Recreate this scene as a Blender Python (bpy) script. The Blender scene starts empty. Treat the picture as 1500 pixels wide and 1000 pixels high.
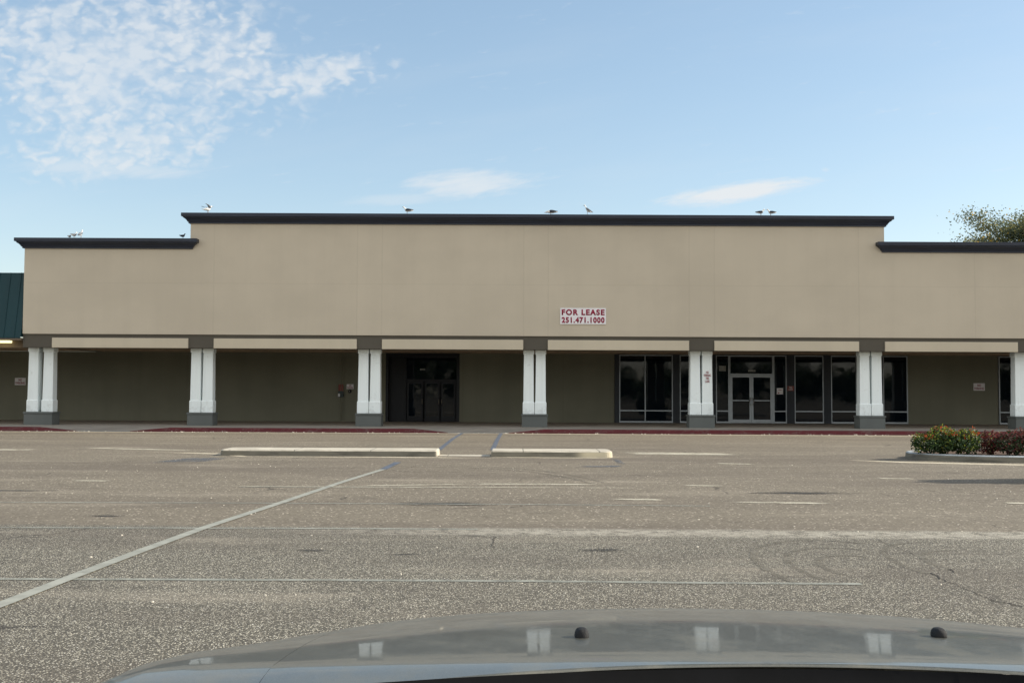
import bpy, bmesh, math, random
from mathutils import Vector, Matrix, Euler
random.seed(7)
R = math.radians
sc = bpy.context.scene
COL = sc.collection

# ------------------------------------------------------------------ camera
F = 1575.0; CAMZ = 1.5; PITCH = math.atan(75/F); ROLL = 0.0048
fw = Vector((0, math.cos(PITCH), math.sin(PITCH)))
up0 = Vector((0, -math.sin(PITCH), math.cos(PITCH)))
r0 = Vector((1, 0, 0))
rt = r0*math.cos(ROLL) + up0*math.sin(ROLL)
up = up0*math.cos(ROLL) - r0*math.sin(ROLL)
cd = bpy.data.cameras.new('camera'); cam = bpy.data.objects.new('camera', cd); COL.objects.link(cam)
cam.matrix_world = Matrix(((rt.x, up.x, -fw.x, 0), (rt.y, up.y, -fw.y, 0), (rt.z, up.z, -fw.z, CAMZ), (0, 0, 0, 1)))
cd.sensor_width = 36; cd.lens = F/1500*36; cd.clip_start = .05; cd.clip_end = 5000
sc.camera = cam
def ray(px, py): return fw*F + rt*(px-750) - up*(py-500)
def at(px, py, Y):
    d = ray(px, py); t = Y/d.y; return Vector((d.x*t, Y, CAMZ+d.z*t))
def gnd(px, py, z=0):
    d = ray(px, py); t = (z-CAMZ)/d.z; return Vector((d.x*t, d.y*t, z))
def X(px, Y, py=560): return at(px, py, Y).x
def Z(py, Y, px=750): return at(px, py, Y).z

# ------------------------------------------------------------------ materials
def lin(*c):
    return tuple(((v/255)/12.92 if v/255 <= .04045 else ((v/255+.055)/1.055)**2.4) for v in c)
class NT:
    def __init__(s, tree): s.t = tree; s.n = tree.nodes; s.l = tree.links
    def __call__(s, typ, props=None, **ins):
        nd = s.n.new(typ)
        for k, v in (props or {}).items(): setattr(nd, k, v)
        for k, v in ins.items():
            key = int(k[1:]) if k[0] == 'i' and k[1:].isdigit() else k.replace('_', ' ')
            sk = nd.inputs[key]
            if hasattr(v, 'is_linked') or isinstance(v, bpy.types.NodeSocket): s.l.new(v, sk)
            else: sk.default_value = v
        return nd
    def math(s, op, a, b=0.0, c=0.0, clamp=False):
        return s('ShaderNodeMath', {'operation': op, 'use_clamp': clamp}, i0=a, i1=b, i2=c).outputs[0]
    def mix(s, f, a, b, mode='MIX'):
        nd = s('ShaderNodeMix', {'data_type': 'RGBA', 'blend_type': mode})
        for i, v in ((0, f), (6, a), (7, b)):
            if isinstance(v, bpy.types.NodeSocket): s.l.new(v, nd.inputs[i])
            else: nd.inputs[i].default_value = (tuple(v)+(1,))[:4] if i else v
        return nd.outputs[2]
    def step(s, v, lo, hi, a=0.0, b=1.0):
        return s('ShaderNodeMapRange', {'interpolation_type': 'SMOOTHSTEP'}, i0=v, i1=lo, i2=hi, i3=a, i4=b).outputs[0]
    def noise(s, vec, scale, detail=4, rough=.55, dist=0):
        return s('ShaderNodeTexNoise', Vector=vec, Scale=scale, Detail=detail, Roughness=rough, Distortion=dist).outputs['Fac']
    def scl(s, vec, v): 
        return s('ShaderNodeVectorMath', {'operation': 'MULTIPLY'}, i0=vec, i1=v).outputs[0]
def newmat(name):
    m = bpy.data.materials.new(name); m.use_nodes = True; t = m.node_tree; t.nodes.clear()
    n = NT(t); out = n('ShaderNodeOutputMaterial'); b = n('ShaderNodeBsdfPrincipled')
    t.links.new(b.outputs[0], out.inputs[0]); n.out = out; n.b = b; n.m = m
    n.pos = n('ShaderNodeNewGeometry').outputs['Position']
    return n
def setb(n, **k):
    for kk, v in k.items():
        sk = n.b.inputs[kk.replace('_', ' ')]
        if isinstance(v, bpy.types.NodeSocket): n.l.new(v, sk)
        else: sk.default_value = (tuple(v)+(1,))[:4] if isinstance(v, (tuple, list)) and len(v) == 3 else v
def simple(name, col, rough=.6, var=.15, scale=3.0, bump=0.0, bscale=60, metal=0.0, spec=.4, coat=0.0, stretch=(1, 1, 1)):
    n = newmat(name)
    v = n.scl(n.pos, stretch)
    f = n.step(n.noise(v, scale, 5), .3, .7)
    c = n.mix(f, [x*(1-var) for x in col], [min(1, x*(1+var)) for x in col])
    setb(n, Base_Color=c, Roughness=rough, Metallic=metal, Specular_IOR_Level=spec, Coat_Weight=coat)
    if bump:
        bn = n('ShaderNodeBump', Strength=bump, Distance=.01, Height=n.noise(n.pos, bscale, 3))
        setb(n, Normal=bn.outputs[0])
    return n.m
def stucco(name, col, joints=None, streak=.06, var=.07):
    n = newmat(name)
    big = n.step(n.noise(n.scl(n.pos, (.35, .35, .5)), 1, 4), .3, .7)
    st = n.step(n.noise(n.scl(n.pos, (1.6, 1.6, .10)), 1, 5, .6), .35, .75)
    fine = n.noise(n.pos, 35, 3)
    c = n.mix(big, [x*(1-var) for x in col], [x*(1+var) for x in col])
    c = n.mix(n.math('MULTIPLY', st, streak*3), c, [x*.72 for x in col])
    c = n.mix(n.math('MULTIPLY', fine, .12), c, [x*.8 for x in col])
    h = fine
    if joints:
        sx = n('ShaderNodeSeparateXYZ', Vector=n.pos)
        tot = 0.0
        for ax, p, w in joints:
            d = n.math('ABSOLUTE', n.math('SUBTRACT', sx.outputs[ax], p))
            tot = n.math('ADD', tot, n.step(d, w*.5, w, 1, 0)) if not isinstance(tot, float) else n.step(d, w*.5, w, 1, 0)
        tot = n.math('MINIMUM', tot, 1)
        c = n.mix(n.math('MULTIPLY', tot, .10), c, [x*.45 for x in col])
        h = n.math('SUBTRACT', n.math('MULTIPLY', fine, .3), tot)
    bn = n('ShaderNodeBump', Strength=.25, Distance=.006, Height=h)
    setb(n, Base_Color=c, Roughness=.9, Specular_IOR_Level=.2, Normal=bn.outputs[0])
    return n.m
def worn_paint(name, col, keep, scale=7.0, soft=.08, rough=.8, grain=True, fade=None):
    n = newmat(name)
    a = n.noise(n.scl(n.pos, (.7, 1.6, 1)), scale, 6, .7)
    g = n.noise(n.pos, 70, 2)
    v = n.math('ADD', n.math('MULTIPLY', a, .65), n.math('MULTIPLY', g, .35 if grain else .1))
    if fade:
        gs = n('ShaderNodeSeparateXYZ', Vector=n('ShaderNodeTexCoord').outputs['Generated'])
        ex = n.math('MULTIPLY', n.math('ABSOLUTE', n.math('SUBTRACT', gs.outputs[0], .5)), 2)
        ey = n.math('MULTIPLY', n.math('ABSOLUTE', n.math('SUBTRACT', gs.outputs[1], .5)), 2)
        if fade == 'round': e = n.math('SQRT', n.math('ADD', n.math('MULTIPLY', ex, ex), n.math('MULTIPLY', ey, ey)))
        else: e = n.math('MAXIMUM', n.step(ex, .5, 1, 0, .9), n.step(ey, .2, 1, 0, .8))
        v = n.math('SUBTRACT', v, n.math('MULTIPLY', e, .24))
    f = n.step(v, .5-keep-soft, .5-keep+soft)
    if fade: f = n.math('MULTIPLY', f, .85)
    c = n.mix(n.step(n.noise(n.pos, 5, 5), .3, .7), [x*.82 for x in col], [x*1.1 for x in col])
    setb(n, Base_Color=c, Roughness=rough, Specular_IOR_Level=.3)
    tr = n('ShaderNodeBsdfTransparent'); mx = n('ShaderNodeMixShader')
    n.l.new(f, mx.inputs[0]); n.l.new(tr.outputs[0], mx.inputs[1]); n.l.new(n.b.outputs[0], mx.inputs[2])
    n.l.new(mx.outputs[0], n.out.inputs[0])
    return n.m

def asphalt():
    n = newmat('asphalt')
    sx = n('ShaderNodeSeparateXYZ', Vector=n.pos); x, y = sx.outputs[0], sx.outputs[1]
    wob = n.math('MULTIPLY', n.math('SUBTRACT', n.noise(n.pos, 1.1, 4), .5), .25)
    yy = n.math('ADD', n.math('ADD', y, n.math('MULTIPLY', x, .022)), wob)
    far = n.step(yy, 11.95, 12.10)
    # stones of the surface course
    vo = n('ShaderNodeTexVoronoi', {'feature': 'F1'}, Vector=n.pos, Scale=80.0)
    vs = n('ShaderNodeSeparateColor', Color=vo.outputs['Color'])
    stone = vs.outputs[0]
    rim = n.step(vo.outputs['Distance'], .25, .62, 1, 0)
    nearc = n.mix(n.step(stone, .25, .95), lin(130, 124, 109), lin(222, 214, 193))
    nearc = n.mix(n.step(vs.outputs[1], .94, .98), nearc, lin(238, 232, 218))
    nearc = n.mix(n.step(vs.outputs[2], .84, .88), nearc, lin(74, 70, 64))
    nearc = n.mix(rim, lin(88, 84, 75), nearc)
    vf = n('ShaderNodeTexVoronoi', {'feature': 'F1'}, Vector=n.pos, Scale=46.0)
    fs = n('ShaderNodeSeparateColor', Color=vf.outputs['Color'])
    farc = n.mix(fs.outputs[0], lin(101, 93, 80), lin(136, 127, 111))
    farc = n.mix(n.step(fs.outputs[1], .965, .985), farc, lin(200, 188, 170))
    c = n.mix(far, nearc, farc)
    # broad worn and patched areas, drawn out along the aisle
    p1 = n.noise(n.scl(n.pos, (.07, .32, 1)), 1, 6, .62)
    c = n.mix(n.step(p1, .42, .66, 0, .42), c, lin(92, 83, 74))
    p2 = n.noise(n.scl(n.pos, (.22, .85, 1)), 1, 6, .65)
    c = n.mix(n.step(p2, .52, .75, 0, .30), c, lin(186, 175, 156))
    p3 = n.noise(n.scl(n.pos, (1.1, 1.6, 1)), 1, 6, .7)
    c = n.mix(n.step(p3, .56, .74, 0, .45), c, lin(66, 60, 55))
    p4 = n.noise(n.scl(n.pos, (2.3, 6.0, 1)), 1, 3, .6)
    c = n.mix(n.step(p4, .70, .78, 0, .55), c, lin(52, 48, 45))
    # thin dark cracks
    vc = n('ShaderNodeTexVoronoi', {'feature': 'DISTANCE_TO_EDGE'}, Vector=n('ShaderNodeVectorMath', {'operation': 'ADD'}, i0=n.pos, i1=n.scl(n('ShaderNodeTexNoise', Vector=n.pos, Scale=1.2, Detail=5.0).outputs['Color'], (1.1, 1.1, 0))).outputs[0], Scale=.33)
    ck = n.step(vc.outputs['Distance'], .002, .007, 1, 0)
    ck = n.math('MULTIPLY', ck, n.step(n.noise(n.pos, .33, 4), .52, .60))
    c = n.mix(n.math('MULTIPLY', ck, .65), c, lin(50, 46, 43))
    # pale grit along the seam between both surface courses
    sm = n.step(n.math('ABSOLUTE', n.math('SUBTRACT', yy, 11.72)), .15, .42, 1, 0)
    sm = n.math('MULTIPLY', n.math('MULTIPLY', sm, n.step(n.noise(n.pos, 5, 6, .7), .34, .58)), n.step(x, -3.5, .5))
    c = n.mix(n.math('MULTIPLY', sm, .38), c, lin(214, 206, 188))
    hgt = n.mix(far, n.math('MULTIPLY', rim, n.math('ADD', stone, .6)), n.math('MULTIPLY', fs.outputs[0], .5))
    bn = n('ShaderNodeBump', Strength=.5, Distance=.005, Height=hgt)
    setb(n, Base_Color=c, Roughness=.88, Specular_IOR_Level=.25, Normal=bn.outputs[0])
    return n.m

M = {}
M['asphalt'] = asphalt()
def palecon():
    n = newmat('concrete_pale'); sx = n('ShaderNodeSeparateXYZ', Vector=n.pos)
    f = n.step(n.noise(n.scl(n.pos, (1, 2, 1)), 1.6, 6, .65), .3, .7)
    c = n.mix(f, lin(168, 160, 144), lin(206, 198, 180))
    sp = n.step(n.noise(n.pos, 9, 5, .7), .60, .72); c = n.mix(n.math('MULTIPLY', sp, .45), c, lin(112, 106, 96))
    jt = n.step(n.math('ABSOLUTE', n.math('SUBTRACT', n.math('FRACT', n.math('MULTIPLY', n.math('ADD', sx.outputs[0], .62), .56)), .5)), .004, .010, 1, 0)
    c = n.mix(n.math('MULTIPLY', jt, .7), c, lin(80, 76, 70))
    bn = n('ShaderNodeBump', Strength=.4, Distance=.006, Height=n.math('SUBTRACT', n.noise(n.pos, 80, 3), jt))
    setb(n, Base_Color=c, Roughness=.92, Normal=bn.outputs[0]); return n.m
M['concrete_pale'] = palecon()
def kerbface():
    n = newmat('kerb_face_shaded'); sx = n('ShaderNodeSeparateXYZ', Vector=n.pos)  # shade of the kerb sides put into the colour, mottled with stain
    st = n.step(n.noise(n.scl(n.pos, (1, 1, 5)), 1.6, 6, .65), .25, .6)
    lit_end = n.math('MULTIPLY', n.step(sx.outputs[0], X(838, 25.2), X(862, 25.2)), n.step(sx.outputs[0], 4, 4.2, 1, 0))  # sunlight on the rounded island end painted as a paler stretch
    c = n.mix(st, lin(84, 82, 74), lin(120, 116, 104)); c = n.mix(lit_end, c, lin(200, 190, 164))
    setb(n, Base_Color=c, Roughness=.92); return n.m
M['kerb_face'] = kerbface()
M['concrete_grey'] = simple('concrete_grey', lin(150, 150, 146), .9, .18, 1.3, .4, 70)
M['concrete_planter'] = simple('concrete_planter', lin(160, 166, 168), .9, .2, 3, .4, 80)
M['walk'] = simple('walk', lin(150, 142, 130), .9, .14, .8, .3, 60)
M['tan'] = None
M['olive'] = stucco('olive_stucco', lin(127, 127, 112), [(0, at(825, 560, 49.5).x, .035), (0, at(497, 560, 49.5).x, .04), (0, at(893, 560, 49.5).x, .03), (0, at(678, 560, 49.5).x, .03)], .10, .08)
M['beam'] = stucco('grey_stucco', lin(90, 86, 78), None, .05, .05)
M['lintel'] = stucco('lintel_stucco', lin(196, 186, 166), None, .06, .04)
M['soffit'] = simple('soffit', lin(204, 178, 152), .9, .08, 2)
M['cornice'] = simple('cornice', lin(36, 42, 56), .45, .18, 2.0, stretch=(.4, 1, 4))
def columnpaint():
    n = newmat('white_column_paint'); sx = n('ShaderNodeSeparateXYZ', Vector=n.pos)
    st = n.step(n.noise(n.scl(n.pos, (6, 6, .35)), 1, 5, .6), .4, .75)
    c = n.mix(n.math('MULTIPLY', st, .10), lin(236, 244, 244), lin(150, 150, 140))
    low = n.step(sx.outputs[2], .66, 1.25, 1, 0)
    sc_ = n.step(n.math('ADD', n.noise(n.pos, 4.5, 6, .7), n.math('MULTIPLY', low, .14)), .60, .70)
    c = n.mix(n.math('MULTIPLY', sc_, .16), c, lin(128, 124, 112))
    bn = n('ShaderNodeBump', Strength=.2, Distance=.004, Height=n.noise(n.pos, 45, 3))
    setb(n, Base_Color=c, Roughness=.8, Specular_IOR_Level=.25, Normal=bn.outputs[0]); return n.m
M['white_col'] = columnpaint()
M['pedestal'] = stucco('pedestal_paint', lin(100, 104, 102), None, .08, .06)
M['roof'] = simple('roof_membrane', lin(170, 168, 160), .9)
M['alu'] = simple('aluminium', lin(164, 172, 177), .42, .06, 4, metal=.4)
M['darkframe'] = simple('dark_frame', lin(13, 17, 23), .45, .1, 4, metal=.2)
M['pier'] = simple('dark_pier', lin(44, 50, 57), .6, .08, 2)
M['black'] = simple('black_plastic', lin(24, 26, 29), .5, .2, 20)
M['cowl'] = simple('cowl_plastic', (.0035, .0035, .004), .75, .3, 20, spec=.15)
M['rubber'] = simple('rubber', lin(28, 28, 29), .8, .15, 20, .3, 90)
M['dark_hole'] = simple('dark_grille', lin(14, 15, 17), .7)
M['signwhite'] = simple('sign_white', lin(226, 224, 226), .5, .03, 5)
M['signred'] = simple('sign_red_ink', lin(140, 34, 48), .6, .05, 5)
M['signdark'] = simple('sign_dark_ink', lin(142, 26, 58), .6, .05, 5)
M['redplate'] = simple('red_plate', lin(132, 76, 70), .6, .1, 8)
M['box_grey'] = simple('box_grey', lin(64, 76, 76), .6, .1, 8)
M['paper'] = simple('paper', lin(150, 152, 148), .8, .08, 10)
M['gold'] = simple('door_pull_metal', lin(170, 160, 140), .3, .05, 4, metal=.9)
M['mulch'] = simple('mulch', lin(92, 70, 54), .95, .4, 14, .8, 40)
M['bark'] = simple('bark', lin(104, 92, 78), .95, .3, 9, .8, 25)
M['teal'] = simple('teal_metal', lin(10, 52, 58), .6, .12, .9, metal=.1, stretch=(2, 1, .3))
M['brown'] = simple('brown_fascia', lin(120, 106, 90), .85, .08, 2)
M['lip'] = simple('chrome', lin(200, 205, 208), .12, .03, 5, metal=1)
def curbred():
    n = newmat('red_kerb_paint')
    f = n.step(n.math('ADD', n.math('MULTIPLY', n.noise(n.scl(n.pos, (1, 1, 2)), 1.7, 7, .78), .72), n.math('MULTIPLY', n.noise(n.pos, 22, 3), .28)), .50, .60)
    c = n.mix(n.noise(n.pos, 3, 4), lin(78, 24, 30), lin(104, 34, 42))
    c = n.mix(n.math('MULTIPLY', f, .6), c, lin(112, 92, 88))
    setb(n, Base_Color=c, Roughness=.75); return n.m
M['redkerb'] = curbred()
def glass():
    n = newmat('dark_glass')
    wav = n.noise(n.pos, 1.3, 2)
    bn = n('ShaderNodeBump', Strength=.06, Distance=.02, Height=wav)
    dirt = n.noise(n.pos, 3, 5)
    setb(n, Base_Color=n.mix(dirt, lin(8, 15, 22), lin(17, 27, 36)), Roughness=n.step(dirt, .3, .7, .02, .05), Specular_IOR_Level=.36, Normal=bn.outputs[0]); return n.m
M['glass'] = glass()
def carpaint():
    n = newmat('car_paint')
    fl = n('ShaderNodeTexVoronoi', Vector=n.pos, Scale=900.0)
    f = n('ShaderNodeSeparateColor', Color=fl.outputs['Color']).outputs[0]
    dust = n.step(n.noise(n.scl(n.pos, (3, 1.5, 1)), 4, 6, .65), .35, .75)
    c = n.mix(f, lin(98, 98, 90), lin(118, 117, 107))
    c = n.mix(n.math('MULTIPLY', dust, .4), c, lin(150, 144, 126))
    setb(n, Base_Color=c, Metallic=.45, Roughness=n.step(dust, 0, 1, .34, .5), Coat_Weight=.55, Coat_Roughness=n.step(dust, 0, 1, .03, .10))
    return n.m
M['car'] = carpaint()
def headglass():
    n = newmat('lamp_lens'); setb(n, Base_Color=lin(210, 215, 218), Roughness=.08, Metallic=.3, Coat_Weight=1.0); return n.m
M['lens'] = headglass()
def emit(name, col, s):
    n = newmat(name); setb(n, Base_Color=col, Emission_Color=(*col, 1), Emission_Strength=s); return n.m
M['lamp'] = emit('lit_lamp', lin(250, 238, 180), 1.0)
def leafmat(name, col, thru=.3):
    n = newmat(name)
    oi = n.noise(n.pos, 6, 3)
    setb(n, Base_Color=n.mix(oi, [x*.6 for x in col], [x*1.35 for x in col]), Roughness=.55, Specular_IOR_Level=.35)
    tl = n('ShaderNodeBsdfTranslucent', Color=(*[min(1, x*1.3) for x in col], 1)); mx = n('ShaderNodeMixShader', i0=thru)
    n.l.new(n.b.outputs[0], mx.inputs[1]); n.l.new(tl.outputs[0], mx.inputs[2]); n.l.new(mx.outputs[0], n.out.inputs[0])
    return n.m
M['leaf_dark'] = leafmat('leaf_dark', (.028, .055, .020))
M['leaf_mid'] = leafmat('leaf_mid', (.055, .095, .026))
M['leaf_lime'] = leafmat('leaf_lime', (.22, .25, .035))
M['leaf_orange'] = leafmat('leaf_orange', (.42, .085, .025))
M['leaf_maroon'] = leafmat('leaf_maroon', (.075, .026, .022))
M['leaf_rust'] = leafmat('leaf_rust', (.19, .045, .035))
M['leaf_grey'] = leafmat('leaf_grey', (.115, .14, .085), .45)
M['leaf_olive'] = leafmat('leaf_olive', (.23, .22, .085), .5)
M['leaf_gold'] = leafmat('leaf_gold', (.46, .31, .06), .5)
M['gull_white'] = simple('gull_white', lin(232, 232, 228), .8, .05, 30)
M['gull_grey'] = simple('gull_grey', lin(110, 116, 124), .8, .12, 30)
M['gull_dark'] = simple('bird_dark', lin(52, 56, 64), .8, .15, 30)
M['gull_black'] = simple('gull_black', lin(38, 38, 40), .8, .1, 30)
M['beak'] = simple('beak', lin(150, 110, 50), .6, .1, 30)
M['line'] = worn_paint('faded_line', lin(152, 152, 141), .07, 3.5, .16)
M['line_worn'] = worn_paint('worn_line', lin(206, 199, 178), .07, 2.6, .12, fade='ends')
M['line_solid'] = worn_paint('line_solid', lin(156, 156, 145), .20, 3.0, .16)
M['blue'] = worn_paint('blue_line', lin(98, 106, 118), .10, 3.0, .14)
M['blue_worn'] = worn_paint('worn_blue', lin(98, 106, 116), -.0, 2.6, .10, fade='ends')
M['grit'] = worn_paint('pale_grit', lin(216, 204, 178), .14, 1.3, .15, fade='ends')
M['gutter'] = worn_paint('pale_gutter', lin(206, 194, 170), .10, 1.3, .15)
M['oil'] = worn_paint('oil', lin(62, 58, 53), .10, 2.4, .12, .6, fade='round')

# ------------------------------------------------------------------ mesh builder
class MB:
    def __init__(s): s.v = []; s.f = []; s.m = []; s.sm = []
    def add(s, vs, fs, mi=0, smooth=False):
        o = len(s.v); s.v += [tuple(v) for v in vs]
        for f in fs: s.f.append(tuple(i+o for i in f)); s.m.append(mi); s.sm.append(smooth)
        return s
    def box(s, x0, x1, y0, y1, z0, z1, mi=0):
        v = [(x, y, z) for z in (z0, z1) for y in (y0, y1) for x in (x0, x1)]
        return s.add(v, [(0, 2, 3, 1), (4, 5, 7, 6), (0, 1, 5, 4), (2, 6, 7, 3), (0, 4, 6, 2), (1, 3, 7, 5)], mi)
    def bbox(s, x0, x1, y0, y1, z0, z1, b=.01, mi=0):
        bm = bmesh.new()
        bmesh.ops.create_cube(bm, size=1)
        for v in bm.verts: v.co = Vector(((x0+x1)/2+v.co.x*(x1-x0), (y0+y1)/2+v.co.y*(y1-y0), (z0+z1)/2+v.co.z*(z1-z0)))
        bmesh.ops.bevel(bm, geom=bm.edges[:], offset=b, segments=2, affect='EDGES', profile=.5)
        s.bm(bm, mi); return s
    def bm(s, bm, mi=0, smooth=False):
        bm.verts.index_update()
        s.add([v.co[:] for v in bm.verts], [[v.index for v in f.verts] for f in bm.faces], mi, smooth); bm.free()
    def loft(s, rings, mi=0, cap=True, smooth=True, closed=True):
        o = []; n = len(rings[0]); vs = [p for r in rings for p in r]; fs = []
        for i in range(len(rings)-1):
            for j in range(n if closed else n-1):
                k = (j+1) % n; fs.append((i*n+j, i*n+k, (i+1)*n+k, (i+1)*n+j))
        if cap and closed: fs.append(tuple(range(n))[::-1]); fs.append(tuple((len(rings)-1)*n+j for j in range(n)))
        return s.add(vs, fs, mi, smooth)
    def tube(s, pts, rads, seg=8, mi=0):
        rings = []
        pts = [Vector(p) for p in pts]
        for i, p in enumerate(pts):
            d = (pts[min(i+1, len(pts)-1)] - pts[max(i-1, 0)]).normalized()
            a = d.orthogonal().normalized() if abs(d.z) > .99 or i == 0 else (prev - d*prev.dot(d)).normalized()
            prev = a; b = d.cross(a); r = rads[i] if isinstance(rads, (list, tuple)) else rads
            rings.append([p + (a*math.cos(2*math.pi*j/seg)+b*math.sin(2*math.pi*j/seg))*r for j in range(seg)])
        return s.loft(rings, mi)
    def prism(s, poly, axis, a, b, mi=0):
        """poly: 2-D outline; axis 'x','y' or 'z' is the direction it is pushed from a to b"""
        def P(u, v, w): return {'x': (w, u, v), 'y': (u, w, v), 'z': (u, v, w)}[axis]
        return s.loft([[P(u, v, a) for u, v in poly], [P(u, v, b) for u, v in poly]], mi, True, False)
    def lathe(s, prof, c, seg=20, mi=0, axis='z'):
        rings = []
        for r, h in prof:
            ring = []
            for j in range(seg):
                t = 2*math.pi*j/seg; u, v = r*math.cos(t), r*math.sin(t)
                ring.append({'z': (c[0]+u, c[1]+v, c[2]+h), 'x': (c[0]+h, c[1]+u, c[2]+v), 'y': (c[0]+u, c[1]+h, c[2]+v)}[axis])
            rings.append(ring)
        return s.loft(rings, mi)
    def leaf(s, c, size, mi, flat=0.0, asp=.55):
        n = Vector((random.gauss(0, 1), random.gauss(0, 1), random.gauss(0, 1)+flat)).normalized()
        a = n.orthogonal().normalized(); a.rotate(Matrix.Rotation(random.uniform(0, 6.28), 3, n)); b = n.cross(a)
        c = Vector(c); k = size*random.uniform(.7, 1.3)
        return s.add([c-a*k, c-b*k*asp+n*k*.15, c+a*k, c+b*k*asp+n*k*.15], [(0, 1, 2, 3)], mi)
    def build(s, name, mats, parent=None, off=None, bevel=0, fix=True):
        me = bpy.data.meshes.new(name)
        o = Vector(off) if off is not None else Vector((0, 0, 0))
        me.from_pydata([tuple(Vector(v)-o) for v in s.v], [], s.f)
        if not isinstance(mats, (list, tuple)): mats = [mats]
        for m in mats: me.materials.append(m)
        me.polygons.foreach_set('material_index', s.m); me.polygons.foreach_set('use_smooth', s.sm)
        if fix and len(s.f) < 20000:
            bm = bmesh.new(); bm.from_mesh(me); bmesh.ops.recalc_face_normals(bm, faces=bm.faces[:]); bm.to_mesh(me); bm.free()
        me.update()
        ob = bpy.data.objects.new(name, me); COL.objects.link(ob)
        if parent is not None: ob.parent = parent
        if parent is None and off is not None: ob.location = o
        if bevel:
            md = ob.modifiers.new('Bevel', 'BEVEL'); md.width = bevel; md.segments = 2; md.limit_method = 'ANGLE'
        return ob
def empty(name, loc=(0, 0, 0), label=None, cat=None, group=None):
    o = bpy.data.objects.new(name, None); COL.objects.link(o); o.location = loc; o.empty_display_size = .2
    return tag(o, label, cat, group)
def tag(o, label=None, cat=None, group=None, kind=None):
    for k, v in (('label', label), ('category', cat), ('group', group), ('kind', kind)):
        if v: o[k] = v
    return o
def text(name, body, mat, x, z, y, width, height, parent, off, bold=.0, thick=.004, space=1.0):
    """lettering facing -Y, its block centred on x, z and fitted to width x height"""
    c = bpy.data.curves.new(name, 'FONT'); c.body = body; c.align_x = 'CENTER'; c.align_y = 'CENTER'; c.size = 1; c.extrude = 0; c.offset = bold; c.space_character = space
    t = bpy.data.objects.new(name, c); COL.objects.link(t); bpy.context.view_layer.update()
    dg = bpy.context.evaluated_depsgraph_get(); me = bpy.data.meshes.new_from_object(t.evaluated_get(dg))
    bpy.data.objects.remove(t); bpy.data.curves.remove(c)
    xs = [v.co.x for v in me.vertices]; ys = [v.co.y for v in me.vertices]
    cx, cy = (min(xs)+max(xs))/2, (min(ys)+max(ys))/2; sx, sy = width/(max(xs)-min(xs)), height/(max(ys)-min(ys))
    o = Vector(off)
    for v in me.vertices: v.co = Vector((x+(v.co.x-cx)*sx, y, z+(v.co.y-cy)*sy)) - o
    me.materials.clear(); me.materials.append(mat)
    me.name = name
    ob = bpy.data.objects.new(name, me); COL.objects.link(ob); ob.parent = parent
    sl = ob.modifiers.new('Solidify', 'SOLIDIFY'); sl.thickness = thick; sl.offset = 0
    return ob

# ------------------------------------------------------------------ ground
mb = MB()
S = 1500
mb.add([(-S, -S, 0), (S, -S, 0), (S, S, 0), (-S, S, 0)], [(0, 1, 2, 3)])
tag(mb.build('parking_lot', M['asphalt']), kind='structure')

def ribbon(name, pts, w, mat, z=.004, world=False, w2=None):
    P = [Vector(p) if world else gnd(*p) for p in pts]
    vs = []; fs = []
    for i, p in enumerate(P):
        d = (P[min(i+1, len(P)-1)]-P[max(i-1, 0)]); d.z = 0; d.normalize(); nrm = Vector((-d.y, d.x, 0))
        ww = w if w2 is None else w + (w2-w)*i/(len(P)-1)
        vs += [(p.x+nrm.x*ww/2, p.y+nrm.y*ww/2, z), (p.x-nrm.x*ww/2, p.y-nrm.y*ww/2, z)]
        if i: fs.append((2*i-2, 2*i-1, 2*i+1, 2*i))
    b = MB(); b.add(vs, fs)
    return tag(b.build(name, mat), kind='structure')
# long stall lines, slightly irregular as hand-laid paint is
for pts, w, m in [
    ([(-160, 847), (0, 848), (250, 848.6), (500, 849.7), (760, 851), (1000, 853.4), (1262, 855.3)], .085, 'line'),
    ([(-160, 771.5), (0, 772.6), (250, 773.2), (500, 774), (700, 775)], .085, 'line'),
    ([(-160, 735), (0, 735.6), (300, 736.3), (500, 737.2), (800, 738.8), (1040, 741)], .075, 'line'),
    ([(250, 711.2), (500, 713), (700, 713.6), (900, 714.6), (992, 716)], .08, 'line_worn'),
    ([(350, 713), (700, 713.8)], .05, 'line')]:
    ribbon('parking_stripe', pts, w, M[m], .004 if m == 'line' else .0055)
for pts, w in [([(680, 708.6), (900, 710)], .25), ([(885, 731), (975, 732.3)], .2), ([(1058, 735), (1232, 738)], .2),
               ([(1000, 711), (1066, 712)], .2), ([(1470, 736.5), (1520, 738)], .2), ([(1280, 700.5), (1345, 701.6)], .2),
               ([(100, 704), (165, 704.5)], .25), ([(1045, 678.5), (1105, 680)], .3), ([(500, 712), (690, 709)], .12)]:
    ribbon('worn_stripe', pts, w, M['line_worn'], .0065)
ribbon('crossing_line', [(-60, 908), (0, 886.5), (100, 847.5), (200, 809.5), (300, 772.8), (416, 735), (500, 706.5), (561, 687.6)], .12, M['line_solid'], .008)
ribbon('blue_line', [(561, 687.6), (583, 677)], .15, M['blue'], .008)
ribbon('blue_line', [(643, 659), (662, 643.5), (677, 634.2)], .13, M['blue'], .006)
ribbon('blue_line', [(721.5, 659), (728, 645), (734, 634.6)], .13, M['blue'], .006)
ribbon('blue_line', [(897, 669), (906, 675), (914, 683)], .16, M['blue_worn'], .006)
ribbon('blue_line', [(228, 680), (262, 676), (335, 668)], .9, M['blue_worn'], .006)
ribbon('blue_line', [(845, 684), (915, 682)], .5, M['blue_worn'], .007)
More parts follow.
